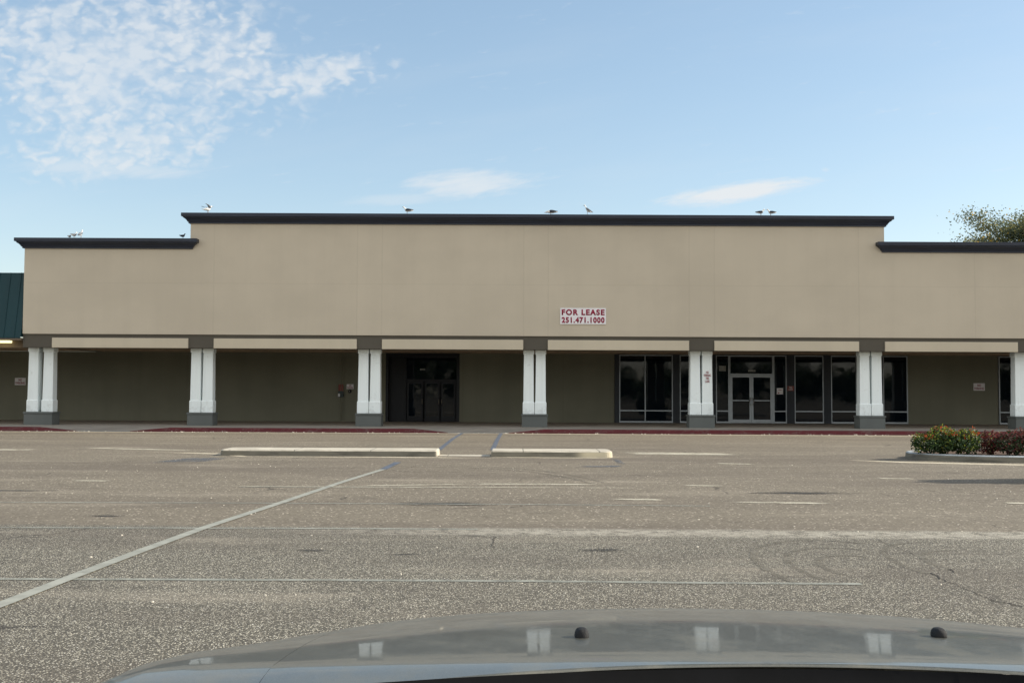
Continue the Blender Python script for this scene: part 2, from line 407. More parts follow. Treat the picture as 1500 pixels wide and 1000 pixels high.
# pale concrete wear round the islands and along the gutter
ribbon('gutter_line', [(-200, 631.9), (100, 632.4), (560, 634.2), (750, 635.2), (1200, 638), (1650, 640)], .30, M['gutter'], .005)
ribbon('grit_band', [(215, 661.5), (330, 665), (360, 669), (640, 670), (700, 671)], .32, M['grit'], .005)
ribbon('grit_band', [(720, 669.5), (860, 670.5), (905, 671)], .22, M['grit'], .005)
ribbon('grit_band', [(905, 663), (1000, 664.5), (1090, 666)], 1.0, M['line_worn'], .005)
ribbon('grit_band', [(-60, 658), (60, 659)], .7, M['line_worn'], .005)
ribbon('grit_band', [(110, 655.5), (300, 660)], .35, M['line_worn'], .005)
ribbon('grit_band', [(1245, 674), (1330, 677.2), (1500, 681), (1620, 683)], .42, M['grit'], .005)
def blot(name, px, py, rx, ry, mat):
    c = gnd(px, py); b = MB(); n = 26
    vs = [(c.x+rx*random.uniform(.75, 1.1)*math.cos(6.283*i/n), c.y+ry*random.uniform(.75, 1.1)*math.sin(6.283*i/n), .0035) for i in range(n)]
    b.add(vs, [tuple(range(n))]); return tag(b.build(name, M[mat]), kind='structure')
for a in [(15, 718.5, .8, .16), (157, 755.5, .36, .12), (640, 738, 1.0, .3), (455, 806, .22, .1), (885, 806, .35, .12), (590, 812, .3, .1), (1180, 722, 1.1, .25)]:
    blot('oil_stain', *a, 'oil')

M['crack'] = simple('crack', lin(62, 58, 53), .95)
def crack(pts, w):
    P = [gnd(*p) for p in pts]; Q = []
    for a, b_ in zip(P, P[1:]):
        for k_ in range(6): Q.append(a.lerp(b_, k_/6)+Vector((random.uniform(-.02, .02), random.uniform(-.03, .03), 0)))
    Q.append(P[-1]); return ribbon('crack', Q, w, M['crack'], .0042, True, .006)
crack([(1365, 838), (1377, 847), (1412, 861)], .016); crack([(1392, 833), (1400, 839)], .02); crack([(1455, 879), (1500, 888), (1560, 899)], .018)
crack([(1288, 790), (1310, 800), (1340, 813)], .008); crack([(724, 786), (722, 793), (724, 803)], .012); crack([(1410, 861), (1455, 879)], .008)
M['scuff'] = worn_paint('tyre_scuff', lin(124, 118, 105), -.02, 2.2, .16)
for cx_, cy_, rads, a0, a1 in ((3.1, 9.4, (.38, .64, .92), 60, 210), (4.2, 9.6, (.45, .75), 80, 200), (-1.5, 16.0, (3.0, 3.25), 20, 110)):
    for q in rads:
        ribbon('tyre_mark', [(cx_+q*math.cos(R(a0+(a1-a0)*k_/16)), cy_+1.9*q*math.sin(R(a0+(a1-a0)*k_/16)), 0) for k_ in range(17)], .07, M['scuff'], .0038, True)
# loose pale stones and grit lying about
gb = MB(); M['stone'] = simple('loose_stone', lin(206, 198, 182), .9, .3, 40)
for i in range(420):
    if i < 160: p = Vector((random.uniform(-20, 20), 39.75+random.uniform(-.2, .2), 0)); q = random.uniform(.012, .035)
    else: p = Vector((random.uniform(-9, 9), random.uniform(4, 24), 0)); q = random.uniform(.006, .014)
    a = random.uniform(0, 6.28); rr = [q*random.uniform(.7, 1.2) for _ in range(5)]
    lo_ = [(p.x+rr[k_]*math.cos(a+k_*1.257), p.y+rr[k_]*math.sin(a+k_*1.257), .001) for k_ in range(5)]
    hi_ = [(p.x+.6*rr[k_]*math.cos(a+k_*1.257), p.y+.6*rr[k_]*math.sin(a+k_*1.257), q*.8) for k_ in range(5)]
    gb.loft([lo_, hi_], 0, True, False)
tag(gb.build('loose_gravel', M['stone']), 'pale loose stones scattered on the asphalt and along the kerb', 'gravel', None, 'stuff')

# ------------------------------------------------------------------ sidewalk with two flush ramps
KY = 40.0
def prof(pts):
    def f(x):
        if x <= pts[0][0]: return pts[0][1]
        for (a, za), (b, zb) in zip(pts, pts[1:]):
            if x <= b: return za+(zb-za)*(x-a)/(b-a)
        return pts[-1][1]
    return f
kx = lambda px: X(px, KY, 631)
kp = [(-45, .15), (kx(55), .15), (kx(112), .012), (kx(190), .012), (kx(247), .15), (kx(605), .15), (kx(656), .012), (kx(745), .012), (kx(798), .15), (60, .15)]
kh = prof(kp)
xs = sorted(set([-45+i*1.0 for i in range(106)] + [p[0] for p in kp]))
w = MB(); k = MB(); g = MB()
for a, b in zip(xs, xs[1:]):
    za, zb = kh(a), kh(b)
    # ramp surface blends back to the level walk by y = 41.6
    w.add([(a, KY+.16, za), (b, KY+.16, zb), (b, 41.6, .15), (a, 41.6, .15)], [(0, 1, 2, 3)])
    tgt = k if (za > .02 or zb > .02) else g
    tgt.add([(a, KY, 0), (b, KY, 0), (b, KY+.012, zb), (a, KY+.012, za), (b, KY+.16, zb), (a, KY+.16, za)], [(0, 1, 2, 3), (3, 2, 4, 5)])
w.add([(-45, 41.6, .15), (60, 41.6, .15), (60, 49.6, .15), (-45, 49.6, .15)], [(0, 1, 2, 3)])
for b_, nm, mt in ((w, 'sidewalk', 'walk'), (k, 'kerb', 'redkerb'), (g, 'ramp_kerb', 'concrete_grey')):
    tag(b_.build(nm, M[mt]), kind='structure')

# ------------------------------------------------------------------ traffic islands
def island(name, x0, x1, y0, y1, h, label, round_l=.1, round_r=.1, slant=0, capw=0):
    r = empty(name, ((x0+x1)/2, y0, 0), label, 'traffic island', 'low concrete islands in the lot')
    def outline(ins):
        out = []
        for cx, cy, rad, a0 in ((x1-round_r, y1-round_r, round_r, 0), (x0+round_l, y1-round_l, round_l, 90), (x0+round_l, y0+round_l, round_l, 180), (x1-round_r, y0+round_r, round_r, 270)):
            for j in range(7):
                t = R(a0+j*15); rr = max(.005, rad-ins); out.append((cx+rr*math.cos(t)*(1 if rad > ins else 1), cy+rr*math.sin(t)))
        return out
    b = MB()
    lv = [(0, 0), (.012, h-.025), (.035, h)]
    b.loft([[(u, v, z) for u, v in outline(i)] for i, z in lv], 0, True, False)
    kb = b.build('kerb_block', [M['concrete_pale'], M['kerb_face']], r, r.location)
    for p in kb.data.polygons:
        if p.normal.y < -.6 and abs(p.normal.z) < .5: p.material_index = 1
    # expansion joints, a recessed dark line on the top
    return r
Yi = 25.25
a = island('traffic_island', X(321, Yi, 665), X(640, Yi, 665), Yi, Yi+1.15, .14, 'longer pale concrete island kerb left of the blue painted access lines', .12, .06)
a = island('traffic_island', X(719, Yi, 665), X(898, Yi, 665), Yi-.1, Yi+1.05, .145, 'shorter pale concrete island kerb right of the blue painted access lines', .05, .2)
b = MB(); x0, x1 = X(641, Yi), X(718, Yi)
b.add([(x0, Yi+.25, .0045), (x1, Yi+.2, .0045), (x1, Yi+.75, .0045), (x0, Yi+.8, .0045)], [(0, 1, 2, 3)])
tag(b.build('concrete_apron', M['concrete_pale']), kind='structure')

# planter island on the right
YP = 23.9
pl = empty('planter_island', (X(1500, YP), YP, 0), 'grey kerbed planting island with shrubs near the right side of the lot', 'planter')
def pl_out(ins):
    x0 = X(1337, YP+1.2, 673)+ins; x1 = 17-ins; y0 = YP+ins; y1 = YP+3.0-ins; out = [(x1, y0), (x1, y1)]
    cy = (y0+y1)/2; ry = (y1-y0)/2
    for j in range(15):
        t = R(90+j*12.857); out.append((x0+2.2+2.2*math.cos(t), cy+ry*math.sin(t)))
    return out
b = MB(); rings = [[(u, v, z) for u, v in pl_out(i)] for i, z in ((0, 0), (.012, .125), (.035, .15), (.14, .15), (.15, .1))]
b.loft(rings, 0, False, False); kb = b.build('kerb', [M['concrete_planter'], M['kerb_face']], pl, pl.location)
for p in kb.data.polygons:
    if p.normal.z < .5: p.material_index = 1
b = MB(); o = pl_out(.15); b.add([(u, v, .11) for u, v in o], [tuple(range(len(o)))]); b.build('soil', M['mulch'], pl, pl.location)

def shrub(name, loc, blobs, nleaf, size, mix, label, group, stems=9, tip=None):
    """blobs: (dx, dy, dz, rx, ry, rz); leaves crowd the outer shell of each blob"""
    r = empty(name, loc, label, 'shrub', group)
    fb = MB(); names = list(dict.fromkeys([m for m, _ in mix]+[t for t, _ in (tip or [])]))
    wts = [q for _, q in mix]
    for i in range(nleaf):
        dx, dy, dz, rx, ry, rz = random.choices(blobs, [q[3]*q[4]*q[5] for q in blobs])[0]
        d = Vector((random.gauss(0, 1), random.gauss(0, 1), random.gauss(0, 1))).normalized()*(random.random()**.30)
        lump = 1+.13*math.sin(5*d.x+dx*9)*math.cos(4*d.z+dy*7)+.10*math.sin(11*d.y+3*d.z)
        p = Vector((dx+d.x*rx*lump, dy+d.y*ry*lump, dz+d.z*rz*lump))
        if p.z < .03: continue
        src, wt = [m for m, _ in mix], wts
        if tip and d.z > .35 and random.random() < .75: src, wt = [m for m, _ in tip], [q for _, q in tip]
        fb.leaf(p, size, names.index(random.choices(src, wt)[0]), .5)
    fb.build('foliage', [M[q] for q in names], r, None, fix=False)
    sb = MB()
    for i in range(stems):
        q = random.choice(blobs); e = Vector((q[0]+random.uniform(-.6, .6)*q[3], q[1]+random.uniform(-.6, .6)*q[4], q[2]+q[5]*.6))
        b0 = Vector((q[0]*.7+random.uniform(-.05, .05), q[1]*.6, 0)); sb.tube([b0, (b0+e)/2+Vector((random.uniform(-.05, .05), 0, 0)), e], [.016, .011, .005], 5)
    sb.build('stem', M['bark'], r)
    return r
zb = .11
cx = X(1386, 24.9)
shrub('flowering_shrub', (cx, 25.0, zb), [(-.42, 0, .28, .36, .42, .26), (0, 0, .36, .42, .45, .30), (.38, 0, .30, .38, .42, .29), (.66, 0, .34, .13, .2, .32), (-.1, .1, .55, .2, .2, .12)], 5200, .034,
      [('leaf_dark', 4), ('leaf_mid', 3.4), ('leaf_lime', .9)], 'dense green shrub flecked with orange and lime tips at the island end', 'shrubs in the planter island', 12,
      [('leaf_orange', 2.2), ('leaf_lime', 3.4), ('leaf_mid', 2.2), ('leaf_dark', 1)])
shrub('red_shrub', (X(1448, 25.3), 25.3, zb), [(0, 0, .26, .34, .4, .26), (.1, .1, .36, .25, .3, .2)], 1700, .030, [('leaf_rust', 3), ('leaf_maroon', 3), ('leaf_olive', .6)],
      'small sparse rust red shrub touching the orange tipped green shrub', 'shrubs in the planter island', 16)
shrub('red_shrub', (X(1494, 24.9), 24.9, zb), [(-.2, 0, .28, .45, .5, .27), (.25, 0, .34, .45, .5, .31)], 4200, .030, [('leaf_maroon', 2.5), ('leaf_dark', 4.5), ('leaf_rust', .6), ('leaf_olive', .25)],
      'wide dark maroon shrub cut by the right edge of the picture', 'shrubs in the planter island', 10, [('leaf_rust', 3.5), ('leaf_maroon', 3), ('leaf_dark', 1)])
# dome shrub added just out of frame, shaped to cast the shadow across the lot
shrub('shadow_shrub', (9.75, 19.0, 0), [(0, 0, .68, .46, .50, .68), (.35, 0, .6, .5, .5, .6)], 12000, .05, [('leaf_dark', 5), ('leaf_mid', 3)], 'clipped dark green dome shrub added out of view at right for its shadow', 'unseen shrubs added for shadow', 9)

# ------------------------------------------------------------------ main building
FY = 42.0; BY = 49.5
xl, xtl, xtr = X(34.5, FY, 430), X(278, FY, 400), X(1295, FY, 340)
xr = 34.0
zb_, zc, zt_low, zt_high = 3.713, 3.19, 7.42, 8.46
joints = [(0, X(p, FY, 420), .03) for p in (313, 523, 559.5, 767, 803, 1009.5, 1046.5, 1258, 1428)] + [(2, 5.72, .02)]
M['tan'] = stucco('tan_stucco', lin(194, 184, 166), joints, .045, .045)
BL = Vector((0, FY, 0))
B = empty('retail_building', BL, 'long beige vacant store building with white column pairs and dark cornice', 'building')
def part(mb, name, mat, bevel=0, parent=None): return mb.build(name, mat, parent or B, BL, bevel)
# upper walls: butted end to end
b = MB(); b.box(xl, xtl, FY, FY+.3, zb_, 7.3); part(b, 'parapet_wall', M['tan'])
b = MB(); b.box(xtl, xtr, FY, FY+.3, zb_, 8.3); b.box(xtl, xtl+.3, FY+.3, FY+6, 6.5, 8.3); b.box(xtr-.3, xtr, FY+.3, FY+6, 6.5, 8.3); part(b, 'parapet_wall', M['tan'])
b = MB(); b.box(xtr, xr, FY, FY+.3, zb_, 7.3); part(b, 'parapet_wall', M['tan'])
b = MB(); b.box(xl, xl+.3, FY+.3, 80, 3.3, 7.3); b.box(xr-.3, xr, FY+.3, 80, 0, 7.3); b.box(xl+.3, xr-.3, 79.7, 80, 0, 7.0); part(b, 'side_wall', M['tan'])
b = MB(); b.box(xl+.3, xr-.3, FY+.3, 79.7, 6.2, 6.5); part(b, 'roof', M['roof'])
# cornices: crown moulding swept along the front with mitred returns
def cornice(x0, x1, zt, zbm, ret_l=1.2, ret_r=1.2, returns=(True, True)):
    h = zt-zbm
    pr = [(.02, 0), (.07, .02*h), (.07, .14*h), (.10, .17*h), (.125, .30*h), (.17, .43*h), (.225, .52*h), (.235, .56*h), (.235, .62*h), (.30, .66*h), (.30, .97*h), (.29, h), (-.33, h)]
    b = MB(); rings = []
    L = [(pr[i][0], zbm+pr[i][1]) for i in range(len(pr))]
    if returns[0]: rings.append([(x0-p, FY+ret_l, z) for p, z in L])
    rings.append([(x0-p, FY-p, z) for p, z in L])
    rings.append([(x1+p, FY-p, z) for p, z in L])
    if returns[1]: rings.append([(x1+p, FY+ret_r, z) for p, z in L])
    b.loft(rings, 0, False, False, closed=False)
    return part(b, 'cornice', M['cornice'])
cornice(xtl, xtr, 8.46, 8.07, 5.5, 5.5)
cornice(xl, xtl+.04, 7.45, 7.06, 20, .02)
cornice(xtr-.04, xr, 7.45, 7.06, .02, 20)
# beam, lintel panels, blocks
b = MB(); b.box(xl, xr, FY+.06, FY+1.25, zc, zb_); part(b, 'beam', M['beam'])
b = MB(); b.box(xl, xr, FY+1.25, BY, 3.30, 3.36); part(b, 'soffit', M['soffit'])
pairs = [X(59.5, 42.6), X(295.5, 42.6), X(540.8, 42.6), X(783.2, 42.6), X(1027.2, 42.6), X(1275.5, 42.6), X(1503, 42.6), 27.2]
blocks = [(33, 76), (275.5, 313), (522.5, 559.5), (766.5, 802.5), (1009.5, 1046.5), (1258.5, 1296.5), (1491, 1530)]
bx = [(X(p, FY, 503), X(q, FY, 503)) for p, q in blocks] + [(26.7, 27.7)]
for (p0, p1), (q0, q1) in zip(bx, bx[1:]):
    b = MB(); b.bbox(p1, q0, FY-.015, FY+.059, 3.175, 3.565, .012); part(b, 'lintel_panel', M['lintel'])
# column pairs
def column(cx, w=.205):
    b = MB(); y = 42.78
    def sq(h, z): return [(cx-h, y-h, z), (cx+h, y-h, z), (cx+h, y+h, z), (cx-h, y+h, z)]
    pr = [(w+.024, .66), (w+.024, 1.10), (w+.018, 1.125), (w, 1.14), (w-.016, 3.02), (w+.010, 3.035), (w+.010, 3.189)]
    b.loft([sq(h, z) for h, z in pr], 0, True, False)
    part(b, 'column', M['white_col'], .012)
for i, px in enumerate(pairs):
    d = .295 if i in (0,) else .238
    for s in (-1, 1): column(px+s*d)
    b = MB(); hw = d+.265
    b.bbox(px-hw, px+hw, 42.42, 43.14, .14, .585, .012); b.bbox(px-hw-.025, px+hw+.025, 42.395, 43.165, .587, .66, .015)
    part(b, 'pedestal', M['pedestal'])
# back wall with the openings left free by building it in pieces
GY = BY-.04
wx = lambda px: X(px, BY, 570)
zt = 3.30
open_doors = (wx(565), wx(673)); win0, win1 = wx(900), wx(1329.5); w8a, w8b = wx(1462), wx(1560)
for x0, x1 in ((-40, open_doors[0]), (open_doors[1], win0), (win1, w8a), (w8b, xr-.3)):
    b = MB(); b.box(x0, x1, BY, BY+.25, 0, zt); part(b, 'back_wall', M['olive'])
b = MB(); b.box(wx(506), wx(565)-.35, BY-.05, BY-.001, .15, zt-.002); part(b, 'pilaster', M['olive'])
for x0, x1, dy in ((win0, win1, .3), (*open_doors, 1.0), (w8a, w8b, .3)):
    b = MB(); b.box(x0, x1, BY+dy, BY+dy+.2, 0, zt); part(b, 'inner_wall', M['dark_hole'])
def window(p0, p1, mulls=(), rail=True, fw_=.045, mat='alu', z0=.16, z1=3.27, y=None, railz=.68):
    """one storefront window: frame with mullions and rail, its glass a child"""
    y = GY if y is None else y
    x0, x1 = wx(p0), wx(p1); b = MB()
    b.box(x0, x0+fw_, y, y+.1, z0, z1); b.box(x1-fw_, x1, y, y+.1, z0, z1)
    b.box(x0+fw_, x1-fw_, y, y+.1, z0, z0+.075); b.box(x0+fw_, x1-fw_, y, y+.1, z1-fw_, z1)
    if rail: b.box(x0+fw_, x1-fw_, y+.003, y+.1, railz, railz+.055)
    for m in mulls: b.box(wx(m)-fw_/2, wx(m)+fw_/2, y+.006, y+.1, z0+.075, z1-fw_)
    f = part(b, 'window', M[mat])
    g = MB(); g.box(x0+.02, x1-.02, y+.05, y+.062, z0+.02, z1-.02)
    part(g, 'pane', M['glass'], 0, f)
    return f
window(907, 985.5, (945,)); window(995.5, 1044, (1019,)); window(1048.5, 1068)
window(1132.8, 1152.2); window(1163.5, 1206.3); window(1217, 1255.2); window(1262, 1329.5, (1294,))
window(1463, 1530, (1497,))
for p0, p1 in ((900, 907), (985.5, 995.5), (1044, 1048.5), (1152.2, 1163.5), (1206.3, 1217), (1255.2, 1262)):
    b = MB(); b.box(wx(p0)+.002, wx(p1)-.002, GY-.03, GY+.2, .15, 3.29); part(b, 'pier', M['pier'])
# aluminium double door with transom
dx0, dx1 = wx(1068), wx(1132.8); zd = 2.36
b = MB(); b.box(dx0+.003, dx0+.055, GY-.01, GY+.1, .15, 3.27); b.box(dx1-.055, dx1-.003, GY-.01, GY+.1, .15, 3.27); b.box(dx0+.055, dx1-.055, GY-.01, GY+.1, zd, zd+.07); b.box(dx0+.055, dx1-.055, GY-.01, GY+.1, 3.21, 3.27)
f = part(b, 'transom_frame', M['alu'])
g = MB(); g.box(dx0+.04, dx1-.04, GY+.05, GY+.062, zd+.03, 3.25); part(g, 'pane', M['glass'], 0, f)
mid = (dx0+dx1)/2
for s, (a0, a1) in ((-1, (dx0+.06, mid-.005)), (1, (mid+.005, dx1-.06))):
    st = .085; b = MB(); z0, z1 = .165, zd-.006; y = GY-.004
    b.box(a0, a0+st, y, y+.05, z0, z1); b.box(a1-st, a1, y, y+.05, z0, z1); b.box(a0+st, a1-st, y, y+.05, z0, z0+.16); b.box(a0+st, a1-st, y, y+.05, z1-.1, z1); b.box(a0+st, a1-st, y+.004, y+.05, 1.17, 1.215)
    d = part(b, 'door', M['alu'])
    g = MB(); g.box(a0+.04, a1-.04, y+.02, y+.032, z0+.05, z1-.05); part(g, 'pane', M['glass'], 0, d)
    hx = a1-.045 if s < 0 else a0+.045
    h = MB(); h.tube([(hx, y, .98), (hx-.0, y-.06, 1.0), (hx+s*.05, y-.075, 1.12), (hx, y-.06, 1.3), (hx, y, 1.32)], .014, 8); part(h, 'handle', M['gold'], 0, d)
# dark recessed entrance at left of centre
e0, e1 = open_doors; ye = BY+.35
b = MB(); b.box(e0, e0+.12, BY-.02, ye+.15, .15, zt-.005); b.box(e1-.14, e1, BY-.02, ye+.15, .15, zt-.005); b.box(e0+.12, e1-.14, BY-.02, ye+.15, 3.15, zt-.005)
part(b, 'entrance_frame', M['darkframe'])
b = MB(); b.box(e0+.12, wx(594), ye, ye+.1, .15, 3.15); part(b, 'entrance_panel', M['darkframe'])
b = MB(); b.box(wx(594), e1-.14, ye, ye+.1, 2.02, 2.10); b.box(wx(594), e1-.14, ye, ye+.1, 3.08, 3.15); f = part(b, 'transom_frame', M['darkframe'])
g = MB(); g.box(wx(594), e1-.14, ye+.05, ye+.062, 2.1, 3.08); part(g, 'pane', M['glass'], 0, f)
for p0, p1 in ((595, 619), (621, 643.5), (645, 667)):
    x0, x1 = wx(p0)+.004, wx(p1)-.004; b = MB(); st = .08
    b.box(x0, x0+st, ye, ye+.05, .16, 2.015); b.box(x1-st, x1, ye, ye+.05, .16, 2.015); b.box(x0+st, x1-st, ye, ye+.05, .16, .4); b.box(x0+st, x1-st, ye, ye+.05, 1.9, 2.015)
    d = part(b, 'door', M['darkframe']); g = MB(); g.box(x0+.04, x1-.04, ye+.02, ye+.032, .25, 1.95); part(g, 'pane', M['glass'], 0, d)
    h = MB(); hx = x1-.04 if p0 < 640 else x0+.04
    h.tube([(hx, ye, .95), (hx, ye-.05, .97), (hx, ye-.05, 1.17), (hx, ye, 1.19)], .012, 7); part(h, 'handle', M['gold'], 0, d)

# ------------------------------------------------------------------ neighbouring building at left
NL = Vector((-30, 42, 0))
N = empty('neighbour_building', NL, 'lower store at far left with a teal standing seam metal awning roof', 'building')
nx0, nx1 = -44.0, xl-.03
b = MB(); zs0, zs1 = Z(492.5, 41.9, 20)-.02, Z(399.5, 42.4, 20)
b.add([(nx0, 41.9, zs0), (nx1, 41.9, zs0), (nx1, 42.4, zs1), (nx0, 42.4, zs1)], [(0, 1, 2, 3)])
b.add([(nx0, 42.4, zs1), (nx1, 42.4, zs1), (nx1, 44.0, zs1), (nx0, 44.0, zs1)], [(0, 1, 2, 3)])
b.add([(nx0, 41.9, zs0-.05), (nx1, 41.9, zs0-.05), (nx1, 41.9, zs0), (nx0, 41.9, zs0)], [(0, 1, 2, 3)])
b.add([(nx1, 41.9, zs0), (nx1, 42.4, zs1), (nx1, 44.0, zs1), (nx1, 44.0, zs0)], [(0, 1, 2, 3)])
b.build('awning_roof', M['teal'], N, NL)
b = MB(); x = nx1-.25; nrm = Vector((0, -(zs1-zs0), .5)).normalized()
while x > nx0:
    lo, hi = Vector((x, 41.9, zs0)), Vector((x, 42.4, zs1)); q = nrm*.02
    b.add([lo-Vector((.012, 0, 0)), lo+Vector((.012, 0, 0)), hi+Vector((.012, 0, 0)), hi-Vector((.012, 0, 0)), lo-Vector((.012, 0, 0))+q, lo+Vector((.012, 0, 0))+q, hi+Vector((.012, 0, 0))+q, hi-Vector((.012, 0, 0))+q],
          [(4, 5, 6, 7), (0, 4, 7, 3), (1, 2, 6, 5), (0, 1, 5, 4)]); x -= .42
b.build('standing_seam', M['teal'], N, NL)
b = MB(); b.box(nx0, nx1, 42.7, 43.2, 3.19, zs0-.03); b.box(nx0, nx1, 41.93, 42.7, zs0-.12, zs0-.03); b.build('fascia', M['brown'], N, NL)
b = MB(); b.box(nx0, xl-.002, 43.2, BY, 3.302, 3.362); b.build('soffit', M['soffit'], N, NL)
b = MB(); b.box(nx0, nx1, 44.2, 70, 5.6, 5.8); b.build('roof', M['roof'], N, NL)
lp = at(6, 500, 42.5)
L = empty('soffit_light', lp, 'lit flat lamp under the teal awning at the left edge', 'lamp')
b = MB(); b.bbox(lp.x-.5, lp.x+.3, 42.35, 42.65, 3.49, 3.57, .01); b.build('housing', M['black'], L, lp)
b = MB(); b.bbox(lp.x-.45, lp.x+.27, 42.33, 42.62, 3.37, 3.488, .02); b.build('lens', M['lamp'], L, lp)

# ------------------------------------------------------------------ signs and wall boxes
p0, p1 = at(820.6, 451, FY), at(887.6, 475, FY)
sx, sz = (p0.x+p1.x)/2, (p0.z+p1.z)/2; SW, SH = p1.x-p0.x, p0.z-p1.z
sl = Vector((sx, FY, sz))
s = empty('lease_sign', sl, 'white lease sign with dark red lettering on the beige upper wall', 'sign')
b = MB(); b.bbox(sx-SW/2, sx+SW/2, FY-.035, FY-.002, sz-SH/2, sz+SH/2, .004); b.build('sign_panel', M['signwhite'], s, sl)
text('lettering', 'FOR LEASE', M['signdark'], sx, sz+SH*.235, FY-.038, SW*.935, SH*.37, s, sl, .05, space=1.24)
text('lettering', '251.471.1000', M['signdark'], sx, sz-SH*.245, FY-.038, SW*.935, SH*.37, s, sl, .05, space=1.2)
def plate(name, px, py, Y, w, h, rows, label, cat, group=None, mat='signwhite', ink='signred', off=.02, bold=.02):
    c = at(px, py, Y); c.y = Y-off
    s = empty(name, c, label, cat, group)
    b = MB(); b.bbox(c.x-w/2, c.x+w/2, c.y-.008, c.y+.008, c.z-h/2, c.z+h/2, .004); b.build('sign_plate', M[mat], s, c)
    for body, dz, ww, hh in rows: text('lettering', body, M[ink], c.x, c.z+dz*h, c.y-.011, w*ww, h*hh, s, c, bold)
    return s
np_rows = [('NO\nPARKING', 0, .85, .74)]
plate('parking_sign', 30, 558.5, BY, .50, .33, np_rows, 'no parking plate on the wall beside the leftmost column pair', 'sign', 'no parking plates')
plate('parking_sign', 1434, 566.5, BY, .52, .34, np_rows, 'no parking plate on the olive wall above the shrubs', 'sign', 'no parking plates')
plate('parking_sign', 513, 566, BY-.05, .32, .22, np_rows, 'small pink and white plate on the wall beside the third column pair', 'sign', 'no parking plates')
plate('fire_lane_sign', 1158, 568.7, GY-.03, .30, .22, [('FIRE\nLANE', 0, .6, .7)], 'red plate on the dark pier right of the glass doors', 'sign', None, 'redplate', 'signwhite', .012)
plate('window_notice', 1058, 539.5, GY, .32, .25, [], 'grey paper sheet high in the narrow window left of the doors', 'notice', 'papers in the window wall', 'paper', off=.012)
w2 = plate('window_notice', 1142.3, 572.8, GY, .29, .29, [], 'white square sticker in the narrow window right of the doors', 'notice', 'papers in the window wall', 'signwhite', off=.012)
c = w2.location; b = MB(); b.box(c.x-.09, c.x-.03, c.y-.012, c.y-.009, c.z-.1, c.z-.05); b.build('print', M['signdark'], w2, c); b = MB(); b.box(c.x-.07, c.x+.08, c.y-.012, c.y-.009, c.z+.05, c.z+.075); b.build('print', M['signdark'], w2, c)
plate('number_plate', 1101, 543, GY, .34, .09, [], 'small pale number strip above the glass double doors', 'sign', None, 'paper', off=.022)
plate('number_plate', 619, 541, ye, .24, .08, [], 'small pale number strip above the dark entrance doors', 'sign', None, 'paper', off=.012)
# stencilled words on the column
cl = at(1036.3, 552, 42.55)
st = empty('fire_lane_lettering', Vector((cl.x, 42.55, cl.z)), 'red stencilled no parking fire lane words on the white column', 'lettering')
z0_, z1_ = Z(543.4, 42.55, 1036), Z(559.8, 42.55, 1036)
text('lettering', 'NO\nPARKING\nFIRE\nLANE', M['signred'], cl.x, (z0_+z1_)/2, 42.5435, .27, z0_-z1_, st, st.location, .02)
# alarm box, key pad and pipe
c = at(499.5, 567.5, BY-.05); s = empty('alarm_box', Vector((c.x, BY-.05, c.z)), 'faded red alarm plate above the grey meter box', 'alarm box')
b = MB(); b.bbox(c.x-.11, c.x+.11, BY-.10, BY-.051, c.z-.15, c.z+.15, .01); b.build('red_plate', M['redplate'], s, s.location)
c = at(499, 577, BY-.05); s = empty('meter_box', Vector((c.x, BY-.05, c.z)), 'small grey meter box with a white front and pipe on the wall', 'meter')
b = MB(); b.bbox(c.x-.10, c.x+.14, BY-.17, BY-.051, c.z-.14, c.z+.13, .01); b.build('housing', M['box_grey'], s, s.location)
b = MB(); b.bbox(c.x-.10, c.x-.01, BY-.20, BY-.171, c.z-.12, c.z+.03, .006); b.build('front_plate', M['signwhite'], s, s.location)
b = MB(); b.tube([(c.x+.05, BY-.1, c.z-.14), (c.x+.05, BY-.1, .2)], .02, 8); b.tube([(c.x+.05, BY-.1, c.z+.13), (c.x+.05, BY-.1, 3.28)], .012, 8); b.build('pipe', M['olive'], s, s.location)
c = at(512.6, 573, BY-.05); s = empty('wall_spigot', Vector((c.x, BY-.05, c.z)), 'black knob sticking out below the small pink plate', 'spigot')
b = MB(); b.lathe([(.02, .09), (.07, .085), (.08, .06), (.06, .02), (.06, 0)], (c.x, BY-.14, c.z), 14, axis='y'); b.build('black_cap', M['black'], s, s.location)
b = MB(); b.lathe([(.005, .02), (.03, .018), (.03, 0)], (c.x, BY-.16, c.z), 10, axis='y'); b.build('nut', M['lip'], s, s.location)

